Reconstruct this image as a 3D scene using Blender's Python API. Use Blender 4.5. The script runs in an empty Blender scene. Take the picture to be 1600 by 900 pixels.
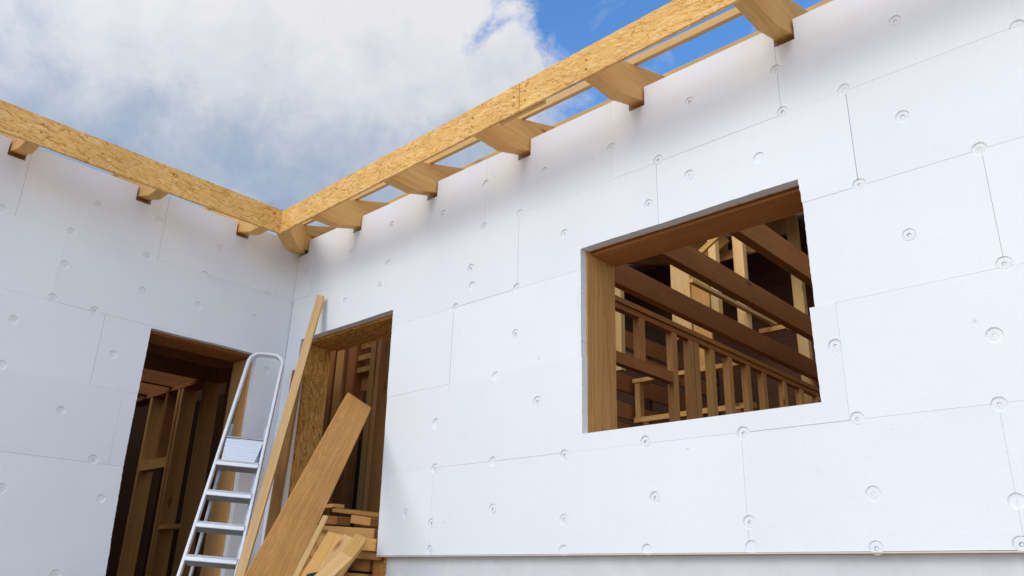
import bpy, bmesh, math, random
from mathutils import Vector, Matrix

random.seed(7)
R = math.radians
SC = bpy.context.scene
COL = SC.collection
Z0 = 3.0            # heights below are measured from one insulation joint; the ground lies 3 m under it

# ------------------------------------------------------------------ camera, sky, sun, exposure
cam = bpy.data.objects.new('camera', bpy.data.cameras.new('camera'))
COL.objects.link(cam)
cam.data.sensor_width = 36.0
cam.data.lens = 28.08
cam.data.clip_start = 0.05
cam.data.clip_end = 2000
rot = Matrix(((0.73064402, 0.22158676, 0.64580076),
              (0.68210855, -0.2781674, -0.67627718),
              (0.02978665, 0.9346241, -0.35438757)))
cam.matrix_world = Matrix.Translation((5.65369586, -3.28595632, -2.20234781 + Z0)) @ rot.to_4x4()
SC.camera = cam

SUN_DIR = Vector((0.06, -1.0, 0.57)).normalized()       # towards the sun
SUN_ELEV = math.asin(SUN_DIR.z)
SUN_AZ = math.atan2(SUN_DIR.x, SUN_DIR.y)
world = bpy.data.worlds.new('World')
SC.world = world
world.use_nodes = True
wn, wl = world.node_tree.nodes, world.node_tree.links
wn.clear()


def node(t, nodes=wn, **kw):
    n = nodes.new(t)
    for k, v in kw.items():
        setattr(n, k, v)
    return n


def mth(nodes, links, op, a, b=None, clamp=False):
    n = nodes.new('ShaderNodeMath')
    n.operation = op
    n.use_clamp = clamp
    for i, v in enumerate((a, b)):
        if v is None:
            continue
        if isinstance(v, (int, float)):
            n.inputs[i].default_value = v
        else:
            links.new(v, n.inputs[i])
    return n.outputs[0]


def ramp(nodes, links, fac, stops, interp='LINEAR'):
    n = nodes.new('ShaderNodeValToRGB')
    n.color_ramp.interpolation = interp
    e = n.color_ramp.elements
    while len(e) < len(stops):
        e.new(0.5)
    for el, (p, c) in zip(e, stops):
        el.position = p
        el.color = (c[0], c[1], c[2], 1) if not isinstance(c, (int, float)) else (c, c, c, 1)
    links.new(fac, n.inputs[0])
    return n.outputs[0]


sky = node('ShaderNodeTexSky', sky_type='NISHITA', sun_disc=False)
sky.sun_elevation = SUN_ELEV
sky.sun_rotation = SUN_AZ
sky.altitude = 300
sky.dust_density = 0.4
sky.ozone_density = 2.5
bg_sky = node('ShaderNodeBackground')
bg_sky.inputs['Strength'].default_value = 0.15
tint = node('ShaderNodeMix', data_type='RGBA', blend_type='MULTIPLY')
tint.inputs['Factor'].default_value = 1.0
tint.inputs['B'].default_value = (1.08, 1.68, 2.15, 1)
wl.new(sky.outputs[0], tint.inputs['A'])
wl.new(tint.outputs['Result'], bg_sky.inputs['Color'])
tc = node('ShaderNodeTexCoord')
DIR = tc.outputs['Generated']


def dirdot(v):
    n = node('ShaderNodeVectorMath', operation='DOT_PRODUCT')
    wl.new(DIR, n.inputs[0])
    n.inputs[1].default_value = v
    return n.outputs['Value']


def skynoise(scale, detail, rough, off=(0, 0, 0), distort=0.0, stretch=(1, 1, 1)):
    mp = node('ShaderNodeMapping')
    mp.inputs['Location'].default_value = off
    mp.inputs['Scale'].default_value = stretch
    wl.new(DIR, mp.inputs['Vector'])
    n = node('ShaderNodeTexNoise')
    n.inputs['Scale'].default_value = scale
    n.inputs['Detail'].default_value = detail
    n.inputs['Roughness'].default_value = rough
    n.inputs['Distortion'].default_value = distort
    wl.new(mp.outputs[0], n.inputs['Vector'])
    return n.outputs['Fac']


M = lambda op, a, b=None, c=False: mth(wn, wl, op, a, b, c)
edge = dirdot((-0.819, -0.543, -0.187))                 # the cloud bank ends along this great circle
billow = skynoise(6.5, 10, 0.64, (3.1, 0.4, 1.7), 0.2)
wisp = skynoise(13.0, 8, 0.66, (1.1, 5.4, 0.7), 0.6)
cov = M('ADD', M('MULTIPLY', edge, 4.2), M('ADD', M('MULTIPLY', M('SUBTRACT', billow, 0.5), 1.5), M('MULTIPLY', M('SUBTRACT', wisp, 0.5), 0.9)))
cover = M('MAXIMUM', ramp(wn, wl, M('ADD', M('MULTIPLY', edge, -1.0), M('MULTIPLY', M('SUBTRACT', billow, 0.5), 0.5)), [(0.40, 0.0), (0.56, 1.0)], 'EASE'), ramp(wn, wl, M('ADD', M('MULTIPLY', cov, 0.5), 0.5), [(0.42, 0.0), (0.62, 1.0)], 'EASE'))
high = dirdot((0.366, -0.429, 0.826))                   # grows upward across the bank
b2 = skynoise(4.2, 7, 0.58, (0.2, 2.2, 6.1), 0.15)
b3 = skynoise(11.0, 8, 0.6, (4.0, 1.0, 2.0), 0.3)
lit = M('ADD', M('ADD', M('MULTIPLY', high, 3.0), 0.66),
        M('ADD', M('MULTIPLY', M('SUBTRACT', b2, 0.5), 1.0), M('MULTIPLY', M('SUBTRACT', b3, 0.5), 1.0)))
lit = M('SUBTRACT', lit, M('MULTIPLY', ramp(wn, wl, edge, [(0.36, 0.0), (0.54, 1.0)], 'EASE'), 0.30))
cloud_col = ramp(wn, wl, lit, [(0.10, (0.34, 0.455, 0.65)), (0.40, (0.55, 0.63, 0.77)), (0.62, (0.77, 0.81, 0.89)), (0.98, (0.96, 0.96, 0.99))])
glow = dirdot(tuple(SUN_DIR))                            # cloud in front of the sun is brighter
wisp2 = skynoise(9.0, 9, 0.62, (7.3, 2.4, 4.7), 0.9, (1, 1, 1.6))
cover = M('MAXIMUM', cover, M('MULTIPLY', ramp(wn, wl, wisp2, [(0.54, 0.0), (0.78, 1.0)], 'EASE'), 0.55))
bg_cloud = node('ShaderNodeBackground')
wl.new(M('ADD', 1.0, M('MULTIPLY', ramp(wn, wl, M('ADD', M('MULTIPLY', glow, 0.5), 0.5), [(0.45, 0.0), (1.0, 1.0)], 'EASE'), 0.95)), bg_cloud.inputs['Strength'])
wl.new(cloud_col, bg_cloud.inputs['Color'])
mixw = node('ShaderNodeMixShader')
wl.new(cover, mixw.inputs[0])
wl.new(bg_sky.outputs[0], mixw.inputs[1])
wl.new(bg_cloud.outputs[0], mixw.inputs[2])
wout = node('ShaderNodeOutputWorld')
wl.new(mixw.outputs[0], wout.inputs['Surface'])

sun = bpy.data.objects.new('sun', bpy.data.lights.new('sun', 'SUN'))
COL.objects.link(sun)
sun.data.energy = 1.2
sun.data.angle = R(28)
sun.data.color = (1.0, 0.95, 0.88)
sun.rotation_euler = SUN_DIR.to_track_quat('Z', 'Y').to_euler()

SC.view_settings.view_transform = 'Standard'
SC.view_settings.look = 'None'
SC.view_settings.exposure = -0.25
SC.view_settings.gamma = 1.0
SC.view_settings.use_curve_mapping = False
SC.cycles.max_bounces = 10
SC.cycles.diffuse_bounces = 7
SC.cycles.use_denoising = True


# ------------------------------------------------------------------ materials
class Mat:
    def __init__(self, name, rough=0.7, metallic=0.0):
        self.m = bpy.data.materials.new(name)
        self.m.use_nodes = True
        self.n = self.m.node_tree.nodes
        self.l = self.m.node_tree.links
        self.b = self.n['Principled BSDF']
        self.b.inputs['Roughness'].default_value = rough
        self.b.inputs['Metallic'].default_value = metallic
        if metallic < 0.1:
            self.b.inputs['Specular IOR Level'].default_value = 0.18
        self.tc = self.n.new('ShaderNodeTexCoord')
        self.oi = self.n.new('ShaderNodeObjectInfo')
        ad = self.n.new('ShaderNodeVectorMath')
        ad.operation = 'ADD'
        sc = self.n.new('ShaderNodeVectorMath')
        sc.operation = 'SCALE'
        sc.inputs[0].default_value = (37.0, 53.0, 71.0)
        self.l.new(self.oi.outputs['Random'], sc.inputs['Scale'])
        self.l.new(self.tc.outputs['Object'], ad.inputs[0])
        self.l.new(sc.outputs[0], ad.inputs[1])
        self.vec = ad.outputs[0]
        self.plain = self.tc.outputs['Object']

    def map(self, scale, rotz=0.0, vec=None, rot=None):
        mp = self.n.new('ShaderNodeMapping')
        mp.inputs['Scale'].default_value = scale
        mp.inputs['Rotation'].default_value = rot if rot else (0, 0, rotz)
        self.l.new(vec or self.vec, mp.inputs['Vector'])
        return mp.outputs[0]

    def noise(self, vec, scale, detail=4, rough=0.55, distort=0.0):
        n = self.n.new('ShaderNodeTexNoise')
        n.inputs['Scale'].default_value = scale
        n.inputs['Detail'].default_value = detail
        n.inputs['Roughness'].default_value = rough
        n.inputs['Distortion'].default_value = distort
        self.l.new(vec, n.inputs['Vector'])
        return n.outputs['Fac']

    def voro(self, vec, scale, feature='F1', rand=1.0):
        n = self.n.new('ShaderNodeTexVoronoi')
        n.feature = feature
        n.inputs['Scale'].default_value = scale
        n.inputs['Randomness'].default_value = rand
        self.l.new(vec, n.inputs['Vector'])
        return n

    def math(self, op, a, b=None, clamp=False):
        return mth(self.n, self.l, op, a, b, clamp)

    def ramp(self, fac, stops, interp='LINEAR'):
        return ramp(self.n, self.l, fac, stops, interp)

    def mix(self, fac, a, b, blend='MIX'):
        n = self.n.new('ShaderNodeMix')
        n.data_type = 'RGBA'
        n.blend_type = blend
        for key, v in (('Factor', fac), ('A', a), ('B', b)):
            if isinstance(v, tuple):
                n.inputs[key].default_value = (v[0], v[1], v[2], 1)
            elif isinstance(v, (int, float)):
                n.inputs[key].default_value = v
            else:
                self.l.new(v, n.inputs[key])
        return n.outputs['Result']

    def color(self, c):
        if isinstance(c, tuple):
            self.b.inputs['Base Color'].default_value = (c[0], c[1], c[2], 1)
        else:
            self.l.new(c, self.b.inputs['Base Color'])

    def bump(self, h, strength, dist=0.01):
        n = self.n.new('ShaderNodeBump')
        n.inputs['Strength'].default_value = strength
        n.inputs['Distance'].default_value = dist
        self.l.new(h, n.inputs['Height'])
        self.l.new(n.outputs[0], self.b.inputs['Normal'])


def wood(name, light, dark, knot=(0.16, 0.07, 0.025), knots=0.55, contrast=1.0, rough=0.62, grime=0.0):
    """sawn softwood: long growth-ring streaks along local X, fine fibres, a few knots, one tone per timber"""
    m = Mat(name, rough)
    warp = m.noise(m.map((1.6, 9, 9)), 1.0, 3, 0.5)
    comb = m.n.new('ShaderNodeVectorMath')
    comb.operation = 'ADD'
    m.l.new(m.map((0.6, 24, 24)), comb.inputs[0])
    wv = m.n.new('ShaderNodeCombineXYZ')
    m.l.new(m.math('MULTIPLY', warp, 1.4), wv.inputs['Y'])
    m.l.new(m.math('MULTIPLY', warp, 1.1), wv.inputs['Z'])
    m.l.new(wv.outputs[0], comb.inputs[1])
    rings = m.noise(comb.outputs[0], 2.2, 5, 0.62, 0.4)
    wave = m.n.new('ShaderNodeTexWave')
    wave.wave_type = 'RINGS'
    wave.rings_direction = 'X'
    wave.inputs['Scale'].default_value = 1.5
    wave.inputs['Distortion'].default_value = 3.0
    wave.inputs['Detail'].default_value = 3
    m.l.new(comb.outputs[0], wave.inputs['Vector'])
    fib = m.noise(m.map((5, 260, 260)), 1.0, 3, 0.6)
    tone = m.noise(m.map((0.9, 2.2, 2.2)), 1.0, 2, 0.5)
    f = m.math('ADD', m.math('MULTIPLY', rings, 0.69), m.math('MULTIPLY', wave.outputs['Fac'], 0.13))
    f = m.math('ADD', f, m.math('MULTIPLY', fib, 0.22))
    f = m.math('ADD', f, m.math('MULTIPLY', m.math('SUBTRACT', tone, 0.5), 0.35))
    k = 0.17 / contrast
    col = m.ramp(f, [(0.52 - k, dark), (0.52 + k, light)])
    v = m.voro(m.map((2.1, 7.0, 7.0)), 1.0)
    sel = m.n.new('ShaderNodeSeparateColor')
    m.l.new(v.outputs['Color'], sel.inputs[0])
    kd = m.math('ADD', v.outputs['Distance'], m.math('MULTIPLY', m.math('GREATER_THAN', sel.outputs[0], knots), 1.0))
    kd = m.math('ADD', kd, m.math('MULTIPLY', m.math('SUBTRACT', fib, 0.5), 0.05))
    kf = m.ramp(kd, [(0.04, 0.95), (0.09, 0.6), (0.17, 0.0)])
    col = m.mix(kf, col, knot)
    # each timber a little lighter or darker, redder or yellower than the next
    hsv = m.n.new('ShaderNodeHueSaturation')
    m.l.new(col, hsv.inputs['Color'])
    m.l.new(m.math('ADD', m.math('MULTIPLY', m.oi.outputs['Random'], 0.34), 0.80), hsv.inputs['Value'])
    m.l.new(m.math('ADD', m.math('MULTIPLY', m.math('FRACT', m.math('MULTIPLY', m.oi.outputs['Random'], 7.3)), 0.012), 0.495), hsv.inputs['Hue'])
    col = hsv.outputs[0]
    if grime:
        g = m.noise(m.map((2.5, 4, 4)), 1.6, 6, 0.7)
        col = m.mix(m.math('MULTIPLY', m.ramp(g, [(0.45, 0.0), (0.75, 1.0)]), grime), col, (0.045, 0.035, 0.03))
    m.color(col)
    m.bump(m.math('ADD', fib, m.math('MULTIPLY', rings, 0.8)), 0.22, 0.003)
    return m.m


def osb(name, tones, rough=0.6):
    """pressed wood strands: three layers of stretched cells at different angles, each strand its own tone"""
    m = Mat(name, rough)
    sep = m.n.new('ShaderNodeSeparateXYZ')
    m.l.new(m.vec, sep.inputs[0])
    cb = m.n.new('ShaderNodeCombineXYZ')
    m.l.new(sep.outputs[0], cb.inputs[0])
    m.l.new(m.math('ADD', sep.outputs[1], sep.outputs[2]), cb.inputs[1])
    uv = cb.outputs[0]
    wob = m.n.new('ShaderNodeTexNoise')
    wob.inputs['Scale'].default_value = 14
    wob.inputs['Detail'].default_value = 3
    m.l.new(uv, wob.inputs['Vector'])
    sc = m.n.new('ShaderNodeVectorMath')
    sc.operation = 'SCALE'
    sc.inputs['Scale'].default_value = 0.030
    m.l.new(wob.outputs['Color'], sc.inputs[0])
    ad = m.n.new('ShaderNodeVectorMath')
    ad.operation = 'ADD'
    m.l.new(uv, ad.inputs[0])
    m.l.new(sc.outputs[0], ad.inputs[1])
    uv = ad.outputs[0]
    col = None
    h = None
    for ang, s, thr in ((0.15, (15, 95, 1), None), (-0.75, (17, 110, 1), 0.55), (0.9, (16, 100, 1), 0.66), (0.02, (12, 120, 1), 0.62), (-0.3, (20, 150, 1), 0.68)):
        mp = m.n.new('ShaderNodeMapping')
        mp.vector_type = 'TEXTURE'
        mp.inputs['Rotation'].default_value = (0, 0, ang)
        m.l.new(uv, mp.inputs['Vector'])
        mp2 = m.n.new('ShaderNodeMapping')
        mp2.inputs['Scale'].default_value = s
        mp2.inputs['Location'].default_value = (ang * 31, ang * 17, 0)
        m.l.new(mp.outputs[0], mp2.inputs['Vector'])
        v = m.voro(mp2.outputs[0], 1.0)
        se = m.n.new('ShaderNodeSeparateColor')
        m.l.new(v.outputs['Color'], se.inputs[0])
        fb = m.noise(mp2.outputs[0], 3.5, 3, 0.6)
        t = m.math('ADD', se.outputs[0], m.math('MULTIPLY', m.math('SUBTRACT', fb, 0.5), 0.5))
        c = m.ramp(t, tones)
        hh = m.math('ADD', se.outputs[1], m.math('MULTIPLY', v.outputs['Distance'], -0.5))
        if col is None:
            col, h = c, hh
        else:
            mk = m.math('GREATER_THAN', se.outputs[2], thr)
            col = m.mix(mk, col, c)
            mh = m.n.new('ShaderNodeMix')
            m.l.new(mk, mh.inputs[0])
            m.l.new(h, mh.inputs[2])
            m.l.new(hh, mh.inputs[3])
            h = mh.outputs[0]
    big = m.noise(uv, 3.0, 3)
    col = m.mix(m.ramp(big, [(0.35, 0.0), (0.75, 0.22)]), col, (0.36, 0.18, 0.05))
    m.color(col)
    m.bump(h, 0.35, 0.004)
    return m.m


PINE = wood('pine_fresh', (0.74, 0.44, 0.16), (0.58, 0.305, 0.09), contrast=0.9, knots=0.86)
PINE_PALE = wood('pine_pale', (0.83, 0.58, 0.27), (0.70, 0.42, 0.155), knot=(0.36, 0.17, 0.06), contrast=0.8, knots=0.92)
LARCH = wood('larch_weathered', (0.50, 0.255, 0.074), (0.37, 0.168, 0.045), contrast=1.05, knots=0.5, grime=0.22)
BROWN = wood('timber_aged', (0.46, 0.195, 0.062), (0.33, 0.125, 0.036), contrast=1.0, knots=0.7, grime=0.18)
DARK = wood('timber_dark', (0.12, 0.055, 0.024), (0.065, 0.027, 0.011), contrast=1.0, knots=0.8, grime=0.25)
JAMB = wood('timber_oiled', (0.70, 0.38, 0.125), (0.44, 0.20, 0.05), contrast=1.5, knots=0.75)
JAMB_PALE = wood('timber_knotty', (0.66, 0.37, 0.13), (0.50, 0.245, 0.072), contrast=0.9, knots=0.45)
OSB = osb('strand_board', [(0.0, (0.50, 0.24, 0.05)), (0.22, (0.74, 0.41, 0.115)), (0.75, (0.84, 0.50, 0.16)), (1.0, (0.88, 0.62, 0.27))])
OSB_DARK = osb('strand_board_aged', [(0.0, (0.28, 0.11, 0.02)), (0.3, (0.52, 0.245, 0.05)), (0.75, (0.68, 0.35, 0.085)), (1.0, (0.78, 0.45, 0.14))])


def eps_mat(name, base, shade):
    m = Mat(name, 0.85)
    bead = m.voro(m.map((1, 1, 1), vec=m.plain), 210.0)
    cl = m.noise(m.plain, 1.3, 5, 0.6)
    sm = m.noise(m.plain, 9.0, 6, 0.72)
    scr = m.noise(m.map((2.0, 2.0, 40.0), vec=m.plain, rot=(0.2, 0.5, 0)), 1.0, 5, 0.7)
    col = m.mix(m.ramp(cl, [(0.35, 0.0), (0.72, 1.0)]), base, shade)
    d = m.math('MULTIPLY', m.ramp(sm, [(0.56, 0.0), (0.78, 1.0)]), m.ramp(scr, [(0.45, 0.0), (0.75, 0.5)]))
    col = m.mix(m.math('MULTIPLY', d, 0.8), col, (0.52, 0.52, 0.51))
    geo = m.n.new('ShaderNodeNewGeometry')
    hs = m.n.new('ShaderNodeHueSaturation')
    m.l.new(col, hs.inputs['Color'])
    m.l.new(m.math('ADD', m.math('MULTIPLY', geo.outputs['Random Per Island'], 0.045), 0.955), hs.inputs['Value'])
    col = hs.outputs[0]
    # chips and thumb dents where beads were knocked out
    pv = m.voro(m.plain, 5.5)
    ps = m.n.new('ShaderNodeSeparateColor')
    m.l.new(pv.outputs['Color'], ps.inputs[0])
    pit = m.math('MULTIPLY', m.ramp(m.math('ADD', pv.outputs['Distance'], m.math('MULTIPLY', m.math('SUBTRACT', sm, 0.5), 0.12)), [(0.02, 1.0), (0.055, 0.0)]), m.math('GREATER_THAN', ps.outputs[0], 0.72))
    col = m.mix(m.math('MULTIPLY', pit, 0.35), col, (0.50, 0.49, 0.48))
    m.color(col)
    lo = m.noise(m.plain, 3.0, 2, 0.5)
    m.bump(m.math('SUBTRACT', m.math('ADD', m.math('MULTIPLY', bead.outputs['Distance'], 0.16), m.math('ADD', m.math('MULTIPLY', lo, 1.6), m.math('MULTIPLY', sm, 0.35))), m.math('MULTIPLY', pit, 0.6)), 0.6, 0.004)
    return m.m


EPS = eps_mat('polystyrene_white', (0.838, 0.858, 0.875), (0.806, 0.828, 0.850))
PLUG = eps_mat('plug_white', (0.82, 0.83, 0.85), (0.76, 0.77, 0.79))


def plain(name, c, rough=0.6, metallic=0.0, var=0.12, scale=8.0, bump=0.1):
    m = Mat(name, rough, metallic)
    n = m.noise(m.vec, scale, 6, 0.65)
    m.color(m.mix(m.ramp(n, [(0.3, 0.0), (0.7, 1.0)]), tuple(x * (1 - var) for x in c), tuple(min(1, x * (1 + var)) for x in c)))
    if bump:
        m.bump(m.noise(m.vec, scale * 12, 4, 0.6), bump, 0.003)
    return m.m


SCREW = plain('screw_socket', (0.055, 0.048, 0.042), 0.6)
SAWDUST = plain('screw_socket_dusty', (0.42, 0.22, 0.09), 0.8)
FOAM = plain('foam_brown', (0.20, 0.10, 0.06), 0.9, scale=40)
NAIL = plain('nail_steel', (0.05, 0.045, 0.04), 0.5, 0.6)
PLINTH = plain('plinth_render', (0.66, 0.68, 0.70), 0.9, var=0.07, scale=5, bump=0.25)
PROFILE = plain('starter_metal', (0.62, 0.56, 0.47), 0.5, var=0.05)
SOIL = plain('bare_soil', (0.40, 0.35, 0.29), 0.95, var=0.25, scale=0.9, bump=0.6)
MEMBRANE = plain('black_membrane', (0.015, 0.015, 0.017), 0.6)
ALU = plain('aluminium', (0.83, 0.81, 0.77), 0.42, 0.35, var=0.08, scale=22, bump=0.08)
ALU_DULL = plain('aluminium_dull', (0.46, 0.45, 0.43), 0.45, 0.85, var=0.15, scale=18)
RUBBER = plain('black_plastic', (0.02, 0.02, 0.022), 0.5)
ORANGE = plain('orange_plastic', (0.55, 0.22, 0.05), 0.5)
BAG = plain('dark_plastic_sheet', (0.018, 0.022, 0.035), 0.28, var=0.2)


def ridged(name):
    m = Mat(name, 0.45, 0.5)
    w = m.n.new('ShaderNodeTexWave')
    w.bands_direction = 'Y'
    w.inputs['Scale'].default_value = 24
    w.inputs['Distortion'].default_value = 1.2
    m.l.new(m.plain, w.inputs['Vector'])
    n = m.noise(m.map((4, 40, 4)), 1.5, 5, 0.7)
    f = m.math('ADD', m.math('MULTIPLY', w.outputs['Fac'], 0.5), m.math('MULTIPLY', n, 0.6))
    m.color(m.ramp(f, [(0.20, (0.55, 0.56, 0.59)), (0.60, (0.86, 0.87, 0.88))]))
    m.bump(w.outputs['Fac'], 0.5, 0.004)
    return m.m


RIDGED = ridged('ridged_platform')


# ------------------------------------------------------------------ building helpers
def link(name, me, mats, parent=None):
    o = bpy.data.objects.new(name, me)
    COL.objects.link(o)
    for mm in (mats if isinstance(mats, (list, tuple)) else [mats]):
        me.materials.append(mm)
    if parent:
        o.parent = parent
    return o


def tag(o, label=None, cat=None, group=None, kind=None):
    for k, v in (('label', label), ('category', cat), ('group', group), ('kind', kind)):
        if v:
            o[k] = v
    return o


def thing(name, label, cat, loc, group=None, kind=None):
    o = bpy.data.objects.new(name, None)
    o.empty_display_size = 0.1
    COL.objects.link(o)
    o.location = (loc[0], loc[1], loc[2] + Z0)
    tag(o, label, cat, group, kind)
    return o


def place(o, mw, parent=None):
    """world matrix given in the scene's own heights; kept when parented"""
    mw = Matrix.Translation((0, 0, Z0)) @ mw
    if parent:
        o.parent = parent
        bpy.context.view_layer.update()
        o.matrix_parent_inverse = Matrix.Identity(4)
        o.matrix_basis = parent_world(parent).inverted() @ mw
    else:
        o.matrix_basis = mw
    return o


def parent_world(p):
    mw = p.matrix_basis.copy()
    q = p
    while q.parent:
        q = q.parent
        mw = q.matrix_basis @ mw
    return mw


def prism_mesh(poly, w, bevel=0.0, name='m', warp=0.0):
    """closed outline in local XZ extruded along local Y (centred)"""
    bm = bmesh.new()
    a = [bm.verts.new((x, -w / 2, z)) for x, z in poly]
    b = [bm.verts.new((x, w / 2, z)) for x, z in poly]
    bm.faces.new(a)
    bm.faces.new(b[::-1])
    n = len(poly)
    for i in range(n):
        bm.faces.new((a[(i + 1) % n], a[i], b[i], b[(i + 1) % n]))
    bmesh.ops.recalc_face_normals(bm, faces=bm.faces)
    if bevel:
        bmesh.ops.bevel(bm, geom=list(bm.edges), offset=bevel, segments=1, affect='EDGES', clamp_overlap=True)
    me = bpy.data.meshes.new(name)
    bm.to_mesh(me)
    bm.free()
    return me


def frame(p0, p1, up=(0, 0, 1)):
    """matrix with X from p0 to p1, Z as near as possible to up, origin at p0"""
    p0, p1 = Vector(p0), Vector(p1)
    x = (p1 - p0).normalized()
    u = Vector(up)
    z = (u - x * u.dot(x)).normalized()
    y = z.cross(x)
    m = Matrix((x, y, z)).transposed().to_4x4()
    m.translation = p0
    return m, (p1 - p0).length


def bar_mesh(L, w, h, bevel=0.0015, bow=0.0):
    """a sawn timber: length L on X, width w on Y, height h on Z, section centred; slight bow and worn edges"""
    bm = bmesh.new()
    nseg = max(1, min(12, int(L / 0.25)))
    rings = []
    ph = random.uniform(0, 6.28)
    for i in range(nseg + 1):
        t = i / nseg
        dy = bow * math.sin(math.pi * t) + 0.0006 * math.sin(9 * t + ph)
        dz = 0.4 * bow * math.sin(math.pi * t + ph) + 0.0006 * math.cos(11 * t + ph)
        rings.append([bm.verts.new((L * t, sy * w / 2 + dy, sz * h / 2 + dz)) for sy, sz in ((-1, -1), (1, -1), (1, 1), (-1, 1))])
    for i in range(nseg):
        for k in range(4):
            bm.faces.new((rings[i][k], rings[i][(k + 1) % 4], rings[i + 1][(k + 1) % 4], rings[i + 1][k]))
    bm.faces.new(rings[0][::-1])
    bm.faces.new(rings[-1])
    bmesh.ops.recalc_face_normals(bm, faces=bm.faces)
    if bevel:
        sharp = [e for e in bm.edges if e.calc_face_angle(0) > 0.8]
        bmesh.ops.bevel(bm, geom=sharp, offset=bevel, segments=1, affect='EDGES', clamp_overlap=True)
    me = bpy.data.meshes.new('timber')
    bm.to_mesh(me)
    bm.free()
    return me


def timber(name, p0, p1, w, h, mat, up=(0, 0, 1), parent=None, bevel=0.0015, bow=0.0, label=None, cat=None, group=None):
    """one straight timber from p0 to p1 (centre line); w across, h along up"""
    mw, L = frame(p0, p1, up)
    o = link(name, bar_mesh(L, w, h, bevel, bow), mat)
    place(o, mw, parent)
    return tag(o, label, cat, group)


def box(name, lo, hi, mat, parent=None, axis='X', bevel=0.0015, **kw):
    """axis-aligned timber filling lo..hi with its grain along axis"""
    lo, hi = Vector(lo), Vector(hi)
    c = (lo + hi) / 2
    d = hi - lo
    if axis == 'X':
        return timber(name, (lo.x, c.y, c.z), (hi.x, c.y, c.z), d.y, d.z, mat, (0, 0, 1), parent, bevel, **kw)
    if axis == 'Y':
        return timber(name, (c.x, lo.y, c.z), (c.x, hi.y, c.z), d.x, d.z, mat, (0, 0, 1), parent, bevel, **kw)
    return timber(name, (c.x, c.y, lo.z), (c.x, c.y, hi.z), d.x, d.y, mat, (0, 1, 0), parent, bevel, **kw)


def boxes_mesh(lst):
    bm = bmesh.new()
    for lo, hi in lst:
        v = [bm.verts.new((x, y, z)) for x in (lo[0], hi[0]) for y in (lo[1], hi[1]) for z in (lo[2], hi[2])]
        for f in ((0, 1, 3, 2), (4, 6, 7, 5), (0, 4, 5, 1), (2, 3, 7, 6), (0, 2, 6, 4), (1, 5, 7, 3)):
            bm.faces.new([v[i] for i in f])
    bmesh.ops.recalc_face_normals(bm, faces=bm.faces)
    me = bpy.data.meshes.new('boxes')
    bm.to_mesh(me)
    bm.free()
    return me


def section_path(pts, w, d, nrm, round_=0.0):
    """rectangular section swept along an open path; w in the plane of the path, d along nrm"""
    bm = bmesh.new()
    nrm = Vector(nrm).normalized()
    pts = [Vector(p) for p in pts]
    rings = []
    for i, p in enumerate(pts):
        a = pts[max(0, i - 1)]
        b = pts[min(len(pts) - 1, i + 1)]
        t = (b - a).normalized()
        s = t.cross(nrm).normalized()
        k = 1.0
        if 0 < i < len(pts) - 1:
            t1 = (p - a).normalized()
            k = 1.0 / max(0.5, t1.dot(t))
        rings.append([bm.verts.new(p + s * (sx * w / 2 * k) + nrm * (sd * d / 2)) for sx, sd in ((-1, -1), (1, -1), (1, 1), (-1, 1))])
    for i in range(len(rings) - 1):
        for k in range(4):
            bm.faces.new((rings[i][k], rings[i][(k + 1) % 4], rings[i + 1][(k + 1) % 4], rings[i + 1][k]))
    bm.faces.new(rings[0][::-1])
    bm.faces.new(rings[-1])
    bmesh.ops.recalc_face_normals(bm, faces=bm.faces)
    if round_:
        e = [x for x in bm.edges if x.calc_face_angle(0) > 1.2]
        bmesh.ops.bevel(bm, geom=e, offset=round_, segments=2, affect='EDGES', clamp_overlap=True)
    me = bpy.data.meshes.new('section')
    bm.to_mesh(me)
    bm.free()
    return me


def tube_mesh(p0, p1, r, n=12):
    bm = bmesh.new()
    p0, p1 = Vector(p0), Vector(p1)
    mw, L = frame(p0, p1, (0, 0, 1) if abs((p1 - p0).normalized().z) < 0.9 else (1, 0, 0))
    a = [bm.verts.new(mw @ Vector((0, r * math.cos(6.28318 * i / n), r * math.sin(6.28318 * i / n)))) for i in range(n)]
    b = [bm.verts.new(mw @ Vector((L, r * math.cos(6.28318 * i / n), r * math.sin(6.28318 * i / n)))) for i in range(n)]
    bm.faces.new(a[::-1])
    bm.faces.new(b)
    for i in range(n):
        bm.faces.new((a[i], a[(i + 1) % n], b[(i + 1) % n], b[i]))
    bmesh.ops.recalc_face_normals(bm, faces=bm.faces)
    me = bpy.data.meshes.new('tube')
    bm.to_mesh(me)
    bm.free()
    return me


# ------------------------------------------------------------------ ground and floors
gm = bpy.data.meshes.new('ground')
bm = bmesh.new()
N = 60
span = [(-400, 400)]
xs = [-600, -300, -120, -50, -25] + [-14 + i * 1.0 for i in range(29)] + [25, 50, 120, 300, 600]
grid = [[bm.verts.new((x, y, 0.012 * math.sin(x * 1.3 + y * 0.7) + 0.010 * math.sin(2.1 * y - x))) for y in xs] for x in xs]
for i in range(len(xs) - 1):
    for j in range(len(xs) - 1):
        bm.faces.new((grid[i][j], grid[i + 1][j], grid[i + 1][j + 1], grid[i][j + 1]))
bm.to_mesh(gm)
bm.free()
tag(link('ground', gm, SOIL), kind='structure')
fl = link('floor', boxes_mesh([((0.02, 0.14, -0.12), (6.95, 5.98, 0)), ((-5.45, -5.0, -0.12), (-0.14, 0.06, 0)), ((-5.45, 0.06, -0.12), (0.02, 5.98, 0))]), DARK)
place(fl, Matrix.Translation((0, 0, -2.45)))
tag(fl, kind='structure')

# ------------------------------------------------------------------ insulated walls
T = 0.06            # insulation thickness
GAP = 0.0009


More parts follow.
